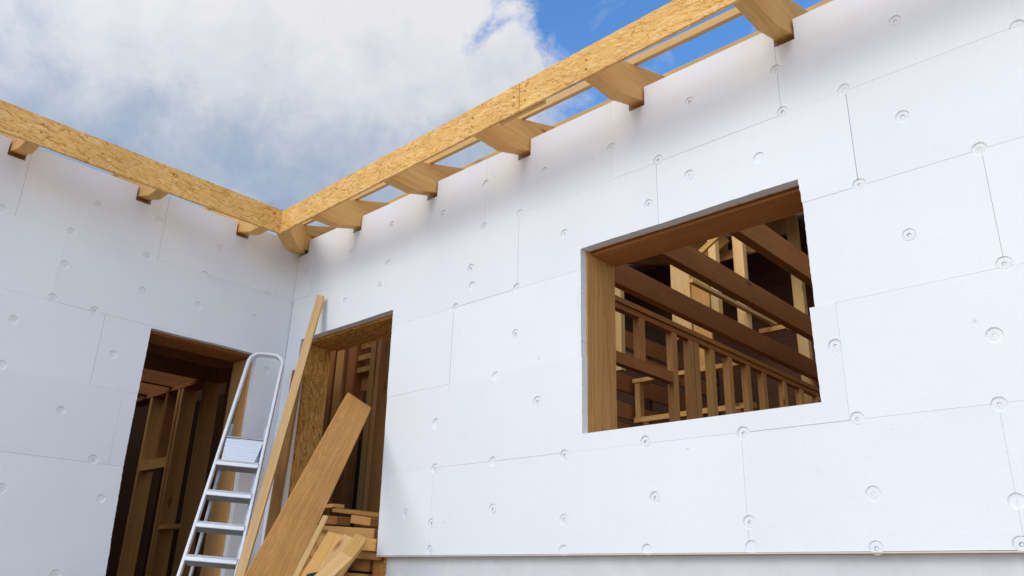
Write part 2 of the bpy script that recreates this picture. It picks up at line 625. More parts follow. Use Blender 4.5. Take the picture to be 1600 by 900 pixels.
def ragged_cutter(quads, rnd):
    """cutters for the openings: sides sawn by hand, so a little uneven; quads = [(u0 low, u0 high, u1 low, u1 high, z0, z1, rough top)]"""
    bm = bmesh.new()
    for a0, a1, b0, b1, z0, z1, top in quads:
        pts = []
        n = max(3, int((z1 - z0) / 0.016))
        for i in range(n + 1):
            t = i / n
            pts.append((b0 + (b1 - b0) * t + (rnd.uniform(-0.0011, 0.0011) if 0 < i < n else 0), z0 + (z1 - z0) * t))
        m = max(3, int((b1 - a1) / 0.022))
        wob = rnd.uniform(0, 6)
        for i in range(1, m):
            t = i / m
            pts.append((b1 + (a1 - b1) * t, z1 + (rnd.uniform(-0.0011, 0.0011) + 0.0016 * math.sin(9 * t + wob) if top else 0)))
        for i in range(n + 1):
            t = 1 - i / n
            pts.append((a0 + (a1 - a0) * t + (rnd.uniform(-0.0011, 0.0011) if 0 < i < n else 0), z0 + (z1 - z0) * t))
        f = [bm.verts.new((u, -T - 0.05, z)) for u, z in pts]
        g = [bm.verts.new((u + rnd.uniform(-0.001, 0.001), 0.05, z)) for u, z in pts]
        bm.faces.new(f)
        bm.faces.new(g[::-1])
        for i in range(len(pts)):
            k = (i + 1) % len(pts)
            bm.faces.new((f[k], f[i], g[i], g[k]))
    bmesh.ops.recalc_face_normals(bm, faces=bm.faces)
    me = bpy.data.meshes.new('cutter')
    bm.to_mesh(me)
    bm.free()
    return me


def board_wall(name, rows, axis, opening_rows, notches, plugs, parent, extra_jit):
    """polystyrene boards laid in courses: rows = [(z0, z1, [joint positions])]; u runs along the wall, face at v = 0, body at v = -T..0
    local frame: X = u, Y = outward normal, Z up"""
    bxs = []
    rnd = random.Random(extra_jit)
    for z0, z1, js in rows:
        for a, b in zip(js[:-1], js[1:]):
            off = rnd.uniform(-0.0016, 0.0016)
            fine = 0.5 if z1 < -0.9 else 1.0           # the lower courses are pushed tighter together
            g = fine * GAP * rnd.choice((0.2, 0.35, 0.7, 1.3))
            bxs.append(((a + g, -T, z0 + fine * GAP * rnd.choice((0.2, 0.25, 0.55, 1.1))), (b - g, off, z1 - fine * GAP * rnd.choice((0.2, 0.25, 0.55, 1.1)))))
    o = link(name, boxes_mesh(bxs), EPS)

    def cut(me):
        c = bpy.data.objects.new('cutter', me)
        COL.objects.link(c)
        md = o.modifiers.new('cut', 'BOOLEAN')
        md.object = c
        md.operation = 'DIFFERENCE'
        md.solver = 'EXACT'
        return c
    cs = []
    for grp in (opening_rows[0::2], opening_rows[1::2]):
        if grp:
            cs.append(cut(ragged_cutter(grp, rnd)))
    if notches:
        cs.append(cut(boxes_mesh([((u0, -T - 0.05, z0), (u1, 0.05, z1)) for u0, u1, z0, z1 in notches])))
    # countersunk recess for every fixing
    cb = bmesh.new()
    n = 22
    for (u, z) in plugs:
        ra, rb = 0.0335, 0.0255
        rr = rnd.uniform(0.94, 1.05)
        tj = [rr * rnd.uniform(0.95, 1.06) for i in range(n)]
        A = [cb.verts.new((u + ra * tj[i] * math.cos(6.28318 * i / n), 0.006, z + ra * tj[i] * math.sin(6.28318 * i / n))) for i in range(n)]
        B = [cb.verts.new((u + rb * rr * math.cos(6.28318 * i / n), -0.0070, z + rb * rr * math.sin(6.28318 * i / n))) for i in range(n)]
        cb.faces.new(A)
        cb.faces.new(B[::-1])
        for i in range(n):
            cb.faces.new((A[(i + 1) % n], A[i], B[i], B[(i + 1) % n]))
    bmesh.ops.recalc_face_normals(cb, faces=cb.faces)
    me = bpy.data.meshes.new('cups')
    cb.to_mesh(me)
    cb.free()
    cs.append(cut(me))
    dg = bpy.context.evaluated_depsgraph_get()
    dg.update()
    new = bpy.data.meshes.new_from_object(o.evaluated_get(dg))
    o.modifiers.clear()
    o.data = new
    for c in cs:
        bpy.data.objects.remove(c, do_unlink=True)
    # soften the cut edges a touch
    b2_ = bmesh.new()
    b2_.from_mesh(new)
    bmesh.ops.remove_doubles(b2_, verts=b2_.verts, dist=0.00001)
    bmesh.ops.triangulate(b2_, faces=[f for f in b2_.faces if len(f.verts) > 4], ngon_method='EAR_CLIP')
    b2_.to_mesh(new)
    b2_.free()
    for p in new.polygons:
        p.use_smooth = False
    o.data.materials.clear()
    o.data.materials.append(EPS)
    return o


def plug_mesh():
    """plug cap: shallow domed disc with a raised rim and a screw socket in the middle; face on +Y"""
    bm = bmesh.new()
    n = 20
    prof = [(0.0250, -0.0085), (0.0246, -0.0066), (0.0225, -0.0058), (0.0180, -0.0052), (0.0105, -0.0050), (0.0078, -0.0054), (0.0066, -0.0072), (0.0054, -0.0135)]
    rings = [[bm.verts.new((r * math.cos(6.28318 * i / n), y, r * math.sin(6.28318 * i / n))) for i in range(n)] for r, y in prof]
    for k in range(len(rings) - 1):
        for i in range(n):
            f = bm.faces.new((rings[k][i], rings[k][(i + 1) % n], rings[k + 1][(i + 1) % n], rings[k + 1][i]))
            f.smooth = True
            if k >= 5:
                f.material_index = 1
    f = bm.faces.new(rings[-1])
    f.material_index = 1
    bm.faces.new(rings[0][::-1])
    bmesh.ops.recalc_face_normals(bm, faces=bm.faces)
    me = bpy.data.meshes.new('plug')
    bm.to_mesh(me)
    bm.free()
    return me


PLUG_ME = [plug_mesh(), plug_mesh()]
PLUG_ME[0].materials.append(PLUG); PLUG_ME[0].materials.append(SCREW)
PLUG_ME[1].materials.append(PLUG); PLUG_ME[1].materials.append(SAWDUST)

RIGHT_PLUGS = [(4.854, 0.259), (4.283, 0.265), (3.793, 0.293), (3.27, 0.21), (2.761, 0.235), (2.247, 0.324), (1.829, 0.232), (1.252, 0.323), (0.766, 0.234), (1.248, 0.011), (2.247, 0.012), (1.183, -0.144), (0.756, -0.173), (0.134, 0.238), (2.14, -0.256), (2.161, -0.383), (2.014, -0.499), (2.556, -0.488), (2.562, 0.009), (2.925, -0.238), (2.554, -0.779), (3.582, 0.012), (4.295, 0.016), (4.155, -0.187), (3.767, -0.146), (3.511, -0.233), (4.593, 0.01), (4.819, -0.23), (5.077, -0.491), (5.295, -0.004), (4.602, -0.489), (4.77, -0.779), (5.083, -0.989), (4.415, -1.192), (5.006, -1.258), (4.469, -1.509), (4.979, -1.516), (3.966, -1.516), (3.446, -1.503), (4.494, -1.805), (4.977, -1.858), (3.491, -1.771), (3.965, -1.897), (3.967, -1.999), (4.48, -2.01), (4.967, -2.002), (3.439, -2.007), (2.4, -1.014), (2.739, -1.21), (1.895, -1.238), (2.935, -1.524), (2.406, -1.516), (1.91, -1.517), (1.668, -1.775), (1.913, -1.839), (2.417, -1.779), (2.934, -1.851), (2.933, -2.006), (1.914, -1.994)]
LEFT_PLUGS = [(-2.185, 0.017), (-1.628, 0.261), (-1.754, 0.007), (-1.2, 0.299), (-0.706, 0.242), (-1.228, -0.002), (-1.742, -0.234), (-1.768, -0.48), (-1.209, -0.268), (-0.781, -0.009), (-0.107, 0.206), (-0.239, -0.019), (-1.494, -0.493), (-1.955, -0.682), (-1.312, -0.764), (-1.954, -0.978), (-1.56, -1.198), (-1.300, -1.4765), (-1.785, -1.714), (-1.2, -1.717), (-1.378, -2.193), (-0.324, -0.231), (-0.786, -0.258), (-0.153, -0.629)]

# ---- right wall: faces -Y, runs along +X
RW = thing('insulated_wall', 'bright white insulation board wall with the square window opening', 'wall', (3.5, 0.0, -2.0))
EAVE = 0.515
XR = [0.86, 1.745, 2.63, 3.498, 4.385, 5.27, 6.155]      # +x faces of the rafters
RWID = 0.085
rows = [
    (0.0, EAVE, [0.0, 0.25, 1.25, 2.25, 3.277, 4.29, 5.297, 6.29, 7.0]),
    (-0.495, 0.0, [0.0, 0.55, 1.54, 2.559, 3.57, 4.60, 5.58, 6.57, 7.0]),
    (-1.003, -0.495, [0.0, 1.0, 2.0, 3.02, 4.08, 5.084, 6.08, 7.0]),
    (-1.512, -1.003, [0.0, 1.41, 2.41, 3.43, 4.44, 5.44, 6.44, 7.0]),
    (-2.020, -1.512, [0.0, 0.9, 1.90, 2.935, 3.956, 4.977, 5.97, 7.0]),
]
# the face is at local Y = 0; local X runs towards -world X, so u is mirrored; openings are cut course by course
def courses(lst):
    return [(-b0, -b1, -a0, -a1, z0, z1, top) for a0, a1, b0, b1, z0, z1, top in lst]


wins = [(3.048, 3.046, 4.343, 4.334, -0.495, -0.368, True), (3.050, 3.048, 4.348, 4.344, -1.003, -0.495, False), (3.057, 3.055, 4.332, 4.324, -1.424, -1.003, False)]
dr = [(0.197, 0.198, 1.367, 1.363, -0.495, -0.372, True), (0.196, 0.197, 1.379, 1.368, -1.003, -0.495, False), (0.200, 0.197, 1.396, 1.380, -1.512, -1.003, False), (0.202, 0.200, 1.414, 1.397, -2.1, -1.512, False)]
wins_m, dr_m = courses(wins), courses(dr)
ev = wins_m[0::2] + dr_m[0::2]
od = wins_m[1::2] + dr_m[1::2]
seq = []
for i in range(max(len(ev), len(od))):
    seq.append(ev[i] if i < len(ev) else None)
    seq.append(od[i] if i < len(od) else None)
notch = [(-x - 0.010, -x + RWID + 0.012, 0.395, 0.7) for x in XR if x < 6.9] + [(-0.14, -0.005, 0.395, 0.7)]
rows_m = [(z0, z1, sorted(-j for j in js)) for z0, z1, js in rows]


class Seq(list):
    def __getitem__(self, k):
        if isinstance(k, slice):
            return [x for x in list.__getitem__(self, k) if x]
        return list.__getitem__(self, k)


MR = Matrix.Rotation(math.pi, 4, 'Z')           # local X -> -X, local Y -> -Y
ins = board_wall('insulation', rows_m, 'X', Seq(seq), notch, [(-u, z) for u, z in RIGHT_PLUGS], RW, 3)
place(ins, MR, RW)
DUSTY = {39, 40, 28, 30, 36, 33}
for i, (u, z) in enumerate(RIGHT_PLUGS):
    o = bpy.data.objects.new('fixing_plug', PLUG_ME[1 if i in DUSTY else 0])
    COL.objects.link(o)
    place(o, Matrix.Translation((u, random.uniform(-0.0015, 0.0030), z)) @ MR @ Matrix.Rotation(random.gauss(0, 0.035), 4, 'X') @ Matrix.Rotation(random.gauss(0, 0.035), 4, 'Z') @ Matrix.Rotation(random.uniform(0, 6), 4, 'Y'), RW)
# starter rail under the insulation, strand board sheathing, frame timbers round the openings
box('starter_rail', (1.414, -0.004, -2.0275), (7.0, 0.06, -2.0215), PROFILE, RW, bevel=0)
S0, S1 = T + 0.002, T + 0.014
sh = link('sheathing', boxes_mesh([((0.0, S0, -2.44), (0.193, S1, 0.50)), ((0.193, S0, -0.369), (1.412, S1, 0.50)), ((1.412, S0, -2.44), (3.043, S1, 0.50)),
                                   ((3.043, S0, -0.365), (4.348, S1, 0.50)), ((3.043, S0, -2.44), (4.348, S1, -1.427)), ((4.348, S0, -2.44), (7.0, S1, 0.50))]), OSB_DARK)
place(sh, Matrix.Identity(4), RW)
y0 = T + 0.016
D1 = 0.30
box('jamb', (3.00, y0 - 0.03, -1.424), (3.058, D1 + 0.01, -0.366), JAMB, RW, 'Z')
box('jamb', (4.345, y0, -1.424), (4.40, D1, -0.366), BROWN, RW, 'Z')
box('header', (2.96, y0, -0.360), (4.44, 0.325, -0.18), BROWN, RW, 'X')
box('header_lining', (3.060, y0 + 0.012, -0.382), (4.343, 0.32, -0.364), BROWN, RW, 'X')
box('window_sill', (2.96, y0, -1.48), (4.44, D1, -1.428), LARCH, RW, 'X')
box('jamb_lining', (0.182, y0 - 0.004, -2.43), (0.200, 0.296, -0.390), OSB_DARK, RW, 'Z', bevel=0)
box('header_lining', (0.204, y0 - 0.004, -0.388), (1.362, 0.36, -0.371), OSB_DARK, RW, 'X', bevel=0)
box('header', (0.12, y0 + 0.012, -0.368), (1.47, 0.36, -0.15), BROWN, RW, 'X')
box('jamb', (1.285, y0, -2.43), (1.428, D1, -2.030), LARCH, RW, 'Z')
box('jamb', (1.415, y0, -2.0), (1.47, D1, -0.372), BROWN, RW, 'Z')
box('corner_post', (0.02, y0, -2.43), (0.17, D1, 0.40), BROWN, RW, 'Z')
for x in (1.95, 2.45, 4.7, 5.3, 5.9, 6.5):
    box('stud', (x, y0, -2.40), (x + 0.06, D1, 0.40), BROWN, RW, 'Z')
box('wall_plate', (0.02, y0, 0.402), (6.98, D1, 0.46), BROWN, RW, 'X')
box('bottom_plate', (1.47, y0, -2.445), (6.98, D1, -2.405), BROWN, RW, 'X')

# ---- left wall: faces +X, runs along Y
LW = thing('insulated_wall', 'shaded white insulation board wall with the tall dark doorway behind the stepladder', 'wall', (0.0, -1.5, -2.45))
YL = [(-2.225, -2.140), (-1.375, -1.290), (-0.574, -0.489), (-3.085, -3.0), (-3.945, -3.86)]
rowsL = [
    (0.0, EAVE, [-5.0, -4.1, -3.1, -2.1, -1.15, -0.165, 0.0]),
    (-0.5, 0.0, [-5.0, -4.75, -3.75, -2.75, -1.775, -0.79, 0.0]),
    (-1.0, -0.5, [-5.0, -4.4, -3.4, -2.4, -1.42, -0.42, 0.0]),
    (-1.497, -1.0, [-5.0, -4.2, -3.2, -2.2, -1.2, 0.0]),
    (-2.0, -1.497, [-5.0, -4.32, -3.32, -2.32, -1.325, -0.3, 0.0]),
    (-2.5, -2.0, [-5.0, -4.8, -3.8, -2.8, -1.8, -0.8, 0.0]),
]
# local X -> -Y for a wall facing +X : rotation -90 deg about Z maps X to -Y and Y to +X
ML = Matrix.Rotation(-math.pi / 2, 4, 'Z')
rowsL_m = [(z0, z1, sorted(-j for j in js)) for z0, z1, js in rowsL]
drL = [(-1.098, -1.096, -0.252, -0.250, -1.0, -0.517, True), (-1.099, -1.100, -0.252, -0.253, -1.497, -1.0, False), (-1.083, -1.098, -0.252, -0.251, -2.0, -1.497, False), (-1.062, -1.081, -0.25, -0.253, -2.6, -2.0, False)]
drL_m = courses(drL)
notchL = [(-b - 0.012, -a + 0.012, 0.395, 0.7) for a, b in YL]
insL = board_wall('insulation', rowsL_m, 'Y', Seq(drL_m), notchL, [(-u, z) for u, z in LEFT_PLUGS], LW, 5)
place(insL, ML, LW)
for i, (u, z) in enumerate(LEFT_PLUGS):
    o = bpy.data.objects.new('fixing_plug', PLUG_ME[1 if i in (18, 19) else 0])
    COL.objects.link(o)
    place(o, Matrix.Translation((random.uniform(-0.0025, 0.0005), u, z)) @ ML @ Matrix.Rotation(random.gauss(0, 0.035), 4, 'X') @ Matrix.Rotation(random.gauss(0, 0.035), 4, 'Z') @ Matrix.Rotation(random.uniform(0, 6), 4, 'Y'), LW)
xs0, xs1 = -T - 0.014, -T - 0.002
sh = link('sheathing', boxes_mesh([((xs0, -5.0, -2.44), (xs1, -1.115, 0.5)), ((xs0, -1.115, -0.512), (xs1, -0.247, 0.5)), ((xs0, -0.247, -2.44), (xs1, 0.1, 0.5))]), OSB_DARK)
place(sh, Matrix.Identity(4), LW)
xb = -T - 0.016
box('header_lining', (-0.345, -1.13, -0.530), (xb, -0.252, -0.514), BROWN, LW, 'Y')
box('header', (-0.33, -1.2, -0.511), (xb, -0.15, -0.30), BROWN, LW, 'Y')
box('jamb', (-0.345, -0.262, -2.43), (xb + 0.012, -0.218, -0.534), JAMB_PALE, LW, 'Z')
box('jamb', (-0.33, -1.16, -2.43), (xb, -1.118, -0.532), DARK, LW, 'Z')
for yy in (-0.18, -1.7, -2.3, -2.9, -3.5):
    box('stud', (-0.32, yy - 0.06, -2.40), (xb, yy, 0.40), BROWN, LW, 'Z')
box('wall_plate', (-0.32, -5.0, 0.402), (xb, 0.1, 0.46), BROWN, LW, 'Y')

# ---- plinth below both walls
pl = link('foundation_wall', boxes_mesh([((1.455, 0.05, -3.05), (7.0, 0.32, -2.0285)), ((0.03, 0.40, -3.05), (1.43, 0.6, -2.60))]), PLINTH)
place(pl, Matrix.Identity(4))
tag(pl, 'pale rendered base wall set back under the window wall', 'foundation wall')
box('damp_membrane', (1.430, 0.07, -2.46), (1.453, 0.3, -2.030), MEMBRANE, None, 'Z', bevel=0, label='narrow black damp membrane strip beside the timber post under the wall corner', cat='membrane')
pl2 = link('foundation_wall', boxes_mesh([((-0.32, -5.0, -3.05), (-0.03, 0.39, -2.505))]), PLINTH)
place(pl2, Matrix.Identity(4))
tag(pl2, 'low rendered base wall under the doorway with the stepladder', 'foundation wall')

# ------------------------------------------------------------------ eaves: fascia boards, rafters, battens
SL = 0.30
OV = 0.47
FZ0, FZ1 = 0.317, 0.512


def nails(board, pts, nrm):
    for p in pts:
        for dz in (0.03, -0.03):
            q = Vector(p) + Vector((0, 0, dz))
            o = link('nail_head', tube_mesh((0, 0, 0), Vector(nrm) * 0.0035, 0.0042, 8), NAIL)
            place(o, Matrix.Translation(q), board)


fz = lambda x: 0.410 + 0.0125 * (x - OV)
f1 = timber('fascia_board', (OV, -OV + 0.009, fz(OV)), (2.972, -OV + 0.009, fz(2.972)), 0.018, 0.190, OSB, bevel=0.001, label='strand board fascia over the window wall, from the inner corner to the joint', cat='fascia board')
f2 = timber('fascia_board', (2.975, -OV + 0.009, fz(2.975)), (7.2, -OV + 0.009, fz(7.2)), 0.018, 0.190, OSB, bevel=0.001, label='strand board fascia running out of the picture at the top', cat='fascia board')
f3 = box('fascia_board', (OV - 0.022, -5.2, FZ0), (OV, -OV + 0.022, FZ1), OSB, None, 'Y', 0.001, label='strand board fascia over the wall with the stepladder', cat='fascia board')
nails(f1, [(x - 0.04, -OV - 0.001, 0.43) for x in XR[:3]] + [(2.93, -OV - 0.001, 0.43)], (0, -1, 0))
nails(f2, [(x - 0.04, -OV - 0.001, 0.43) for x in XR[3:5]] + [(3.02, -OV - 0.001, 0.43)], (0, -1, 0))
nails(f3, [(OV + 0.001, (a + b) / 2, 0.43) for a, b in YL[:3]], (1, 0, 0))
box('fascia_cleat', (2.80, -OV + 0.023, 0.345), (3.14, -OV + 0.045, 0.49), PINE, f1, 'X')


def rafter_poly(s=SL, ov=OV, start=None, end=6.0, zt=0.655, zb=0.43):
    a = -ov + 0.0235
    kink = -0.20 * ov / OV
    soff = zb + s * kink
    if start is not None:
        return [(start, zb + s * start), (end, zb + s * end), (end, zt + s * end), (start, zt + s * start)]
    return [(a, soff + 0.004), (kink, soff), (0.0, zb), (end, zb + s * end), (end, zt + s * end), (0.0, zt), (a, zt + s * a)]


def rafter(name, loc, rotz, label, w=RWID, **kw):
    poly = rafter_poly(**kw)
    o = link(name, prism_mesh(poly, w, 0.002), PINE)
    place(o, Matrix.Translation(loc) @ Matrix.Rotation(rotz, 4, 'Z'))
    return tag(o, label, 'rafter', 'rafter tails under the fascia')


ordr = ['first rafter tail right of the inner corner, over the right doorway', 'second rafter tail from the inner corner above the white window wall', 'third rafter tail from the inner corner, its side face fully lit',
        'fourth rafter tail from the inner corner, just right of the fascia joint', 'broad nearest rafter tail above the window, last before the picture edge']
for i, x in enumerate(XR[:5]):
    rafter('rafter', (x - RWID / 2, 0, 0), math.pi / 2, ordr[i])
ordl = ['leftmost rafter tail under the fascia over the shaded wall', 'middle rafter tail over the shaded wall, left of the stepladder doorway', 'rafter tail over the shaded wall closest to the inner corner']
for i, (a, b) in enumerate(YL[:3]):
    rafter('rafter', (0, (a + b) / 2, 0), math.pi, ordl[i])
vr = rafter('valley_rafter', (0.0, 0.0, 0), math.pi * 3 / 4, 'thick diagonal valley rafter carrying the inner corner of the fascia', w=0.12, s=SL / math.sqrt(2), ov=OV * math.sqrt(2) - 0.012, end=7.6, zt=0.645, zb=0.425)
rafter('rafter', (0.085, 0, 0), math.pi / 2, 'short jack rafter right beside the valley rafter in the corner', start=-0.09)

TH = math.atan(SL)


def batten_x(y, x0, x1, label, w=0.044, t=0.040):
    c = Vector((0, y, 0.655 + SL * y)) + Vector((0, -math.sin(TH), math.cos(TH))) * (t / 2 + 0.001)
    return timber('roof_batten', (x0, c.y, c.z), (x1, c.y, c.z), w, t, PINE_PALE, (0, -math.sin(TH), math.cos(TH)), bow=0.004, label=label, cat='batten', group='battens lying across the rafters')


def batten_y(u, y0_, y1_, label, w=0.044, t=0.040):
    x = -u
    c = Vector((x, 0, 0.655 + SL * u)) + Vector((math.sin(TH), 0, math.cos(TH))) * (t / 2 + 0.001)
    return timber('roof_batten', (c.x, y0_, c.z), (c.x, y1_, c.z), w, t, PINE_PALE, (math.sin(TH), 0, math.cos(TH)), bow=0.004, label=label, cat='batten', group='battens lying across the rafters')


batten_x(-0.062, 0.07, 7.1, 'outer roof batten seen in the gap behind the fascia over the window wall')
batten_x(0.322, -0.2, 7.1, 'inner roof batten along the top edge of the window wall')
batten_y(-0.062, -5.1, -1.75, 'outer roof batten behind the fascia at the far left')
batten_y(-0.062, -1.745, -0.07, 'outer roof batten behind the fascia beside the inner corner, over the shaded wall')
batten_y(0.60, -5.1, 0.2, 'inner roof batten along the top edge of the shaded wall')

# ------------------------------------------------------------------ roof decks (openings shaped to let sun and sky light into the rooms)
def deck(name, label, rects, slope_axis):
    lst = []
    for u0, u1, a0, a1 in rects:
        u = u0
        while u < u1 - 0.05:
            lst.append((u, min(u + 0.196, u1), a0, a1))
            u += 0.2
    bm = bmesh.new()
    for u, v, a, b in lst:
        cs = []
        for uu, aa in ((u, a), (v, a), (v, b), (u, b)):
            z = 0.655 + SL * uu + 0.03
            cs.append((aa, uu, z) if slope_axis == 'Y' else (-uu, aa, z))
        lo = [bm.verts.new(c) for c in cs]
        hi = [bm.verts.new((c[0], c[1], c[2] + 0.024)) for c in cs]
        bm.faces.new(lo)
        bm.faces.new(hi)
        for i in range(4):
            bm.faces.new((lo[i], lo[(i + 1) % 4], hi[(i + 1) % 4], hi[i]))
    bmesh.ops.recalc_face_normals(bm, faces=bm.faces)
    me = bpy.data.meshes.new('deck')
    bm.to_mesh(me)
    bm.free()
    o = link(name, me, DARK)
    place(o, Matrix.Identity(4))
    return tag(o, label, 'roof deck')


HX0, HX1 = 0.3, 4.2
deck('roof_deck', 'dark boarded roof deck seen from below through the window', [(0.75, 4.15, -0.8, HX0), (0.75, 4.15, HX1, 7.0), (4.15, 6.0, -2.4, 7.0)], 'Y')
deck('roof_deck', 'dark boarded roof deck over the far side of the left wing', [(3.6, 5.5, -5.0, 1.6)], 'X')

# ------------------------------------------------------------------ inside: outer skins that close the rooms
def skin(name, label, lst, mat=DARK):
    o = link(name, boxes_mesh(lst), mat)
    place(o, Matrix.Identity(4))
    return tag(o, label, 'boarded wall')


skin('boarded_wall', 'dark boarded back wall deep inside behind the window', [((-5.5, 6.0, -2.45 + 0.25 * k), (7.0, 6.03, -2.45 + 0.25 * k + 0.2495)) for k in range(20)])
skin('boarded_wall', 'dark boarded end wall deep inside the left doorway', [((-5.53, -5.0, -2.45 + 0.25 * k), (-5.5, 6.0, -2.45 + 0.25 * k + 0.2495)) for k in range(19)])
skin('boarded_wall', 'unseen boarded wall added to block light at the near end of the left wing', [((-5.5, -5.03, -2.45 + 0.25 * k), (-0.14, -5.0, -2.45 + 0.25 * k + 0.2495)) for k in range(19)])  # out of view, plain planks put in to keep light out of the wing

# ------------------------------------------------------------------ inside, behind the window
JX = [2.19, 2.79, 3.389]
jl = {2.19: 'lowest of the three long brown ceiling beams crossing the window', 2.79: 'middle long brown ceiling beam crossing the window', 3.389: 'short brown ceiling beam at the top right of the window'}
for x in JX:
    box('ceiling_beam', (x - 0.075, 0.16, 0.10), (x, 5.98, 0.295), BROWN, None, 'Y', 0.002, label=jl[x], cat='beam', group='ceiling beams')

PW = thing('stud_partition', 'brown stud partition with a row of short uprights low in the window', 'partition', (2.14, 3.0, -2.45))
px0, px1 = 2.14, 2.20
box('top_plate', (px0, 0.34, -0.115), (px1, 5.95, -0.070), BROWN, PW, 'Y')
box('top_plate', (px0 - 0.03, 0.34, -0.066), (px1 + 0.012, 5.95, -0.022), BROWN, PW, 'Y')
box('stud', (px0, 1.82, -0.465), (px1, 1.90, -0.117), JAMB_PALE, PW, 'Z')
for yy in (2.30, 2.57, 2.66, 2.93, 3.25, 3.60, 3.93, 4.38, 4.78, 5.2, 5.6):
    box('stud', (px0, yy, -2.44), (px1, yy + 0.078, -0.117), JAMB_PALE, PW, 'Z')
box('nogging', (px0 + 0.002, 0.42, -0.560), (px1 + 0.004, 2.298, -0.468), BROWN, PW, 'Y')
box('stud', (px0, 0.36, -2.44), (px1, 0.42, -0.117), BROWN, PW, 'Z')

# boarded wall beyond the partition, boards with open gaps
BW = thing('spaced_board_wall', 'spaced horizontal brown boards behind the stud partition', 'partition', (0.6, 4.0, -2.45))
for k, z in enumerate((-1.50, -1.22, -0.94, -0.66, -0.40, -0.10, 0.20, 0.42)):
    box('board', (0.57, 1.6, z), (0.60, 5.95, z + (0.20 if k % 2 else 0.17)), BROWN, BW, 'Y')
for yy in (1.65, 3.0, 4.4, 5.8):
    box('stud', (0.45, yy, -2.44), (0.568, yy + 0.06, 0.62), DARK, BW, 'Z')

# cross partition further back: lit plate, nogging and short studs
CP = thing('cross_partition', 'pale plate and short studs of a cross partition beyond the row of uprights', 'partition', (1.1, 4.0, -2.45))
box('top_plate', (0.64, 3.96, 0.005), (2.05, 4.06, 0.05), PINE, CP, 'X')
box('nogging', (0.64, 3.97, -0.44), (2.05, 4.06, -0.385), PINE, CP, 'X')
for x in (0.66, 1.32, 1.75):
    box('stud', (x, 3.975, -0.383), (x + 0.065, 4.055, 0.003), PINE, CP, 'Z')
    box('stud', (x + 0.1, 3.975, -2.44), (x + 0.165, 4.055, -0.442), BROWN, CP, 'Z')

# attic posts catching the daylight
def post(lo, hi, label, mat=PINE_PALE, cat='post', axis='Z', name='attic_post'):
    return box(name, lo, hi, mat, None, axis, 0.002, label=label, cat=cat, group='sunlit attic timbers')


post((1.78, 3.0, 0.06), (1.985, 3.035, 1.18), 'bright wide board standing between the two long ceiling beams', cat='board', name='upright_board')
post((0.935, 4.80, 0.30), (1.195, 4.84, 2.03), 'duller wide board just right of the bright upright board', JAMB_PALE, cat='board', name='upright_board')
post((1.872, 3.6, 0.35), (1.955, 3.68, 1.55), 'slim attic post right behind the thin diagonal lath')
post((1.945, 4.0, 0.30), (2.060, 4.08, 1.72), 'attic post in the middle of the window, behind the middle beam')
post((2.000, 5.3, -0.60), (2.125, 5.38, 2.14), 'attic post at the right side of the window, standing deepest in the house')
post((2.20, 5.5, -0.60), (2.31, 5.58, 2.15), 'dim attic post half hidden by the right edge of the window', JAMB_PALE)
post((0.80, 3.4, 0.0), (0.90, 3.47, 1.4), 'short bit of attic post high at the left of the window')
timber('lath', (2.04, 2.93, 0.578), (2.09, 4.55, 0.560), 0.05, 0.036, PINE_PALE, label='thin pale lath crossing in front of the attic posts', cat='lath')
timber('diagonal_brace', (2.06, 2.96, 0.80), (2.50, 2.96, 1.06), 0.03, 0.05, PINE, label='short slanting brace under the window header', cat='brace')
box('blocking_piece', (1.95, 4.45, 0.455), (2.25, 4.53, 0.505), PINE, None, 'X', label='short pale blocking at the end of the thin lath', cat='blocking')

timber('roof_brace', (1.12, 4.72, 1.58), (1.52, 4.72, 1.80), 0.03, 0.12, JAMB_PALE, label='dim slanting board under the roof deck between the two upper ceiling beams', cat='brace')
timber('roof_brace', (1.30, 4.9, 1.66), (2.05, 4.9, 1.66), 0.04, 0.11, PINE, label='level pale board under the roof deck behind the middle attic post', cat='brace')

# ------------------------------------------------------------------ inside the right doorway
DP = thing('stud_partition', 'dim stud partition inside the right doorway behind the leaning plank', 'partition', (-0.2, 1.0, -2.45))
for x0_, x1_, yy, mt in ((-0.90, -0.80, 1.0, BROWN), (-0.735, -0.615, 0.98, JAMB_PALE), (-0.575, -0.445, 1.0, BROWN), (-0.225, -0.150, 1.0, JAMB_PALE), (-0.128, -0.065, 1.0, JAMB_PALE), (-0.05, 0.155, 0.985, BROWN), (0.3, 0.5, 1.0, BROWN)):
    box('stud', (x0_, yy, -2.44), (x1_, yy + 0.12, 0.05), mt, DP, 'Z')
for z in (-0.215, -0.335):
    box('nogging', (-0.442, 1.02, z), (-0.228, 1.10, z + 0.05), PINE, DP, 'X')
box('cover_board', (-0.442, 1.08, -0.500), (-0.228, 1.105, -0.345), JAMB_PALE, DP, 'X')
box('cover_board', (-0.442, 1.04, -0.10), (-0.228, 1.06, 0.05), OSB_DARK, DP, 'X')
box('cover_board', (-0.66, 1.125, -2.3), (0.5, 1.145, -0.95), DARK, DP, 'X')

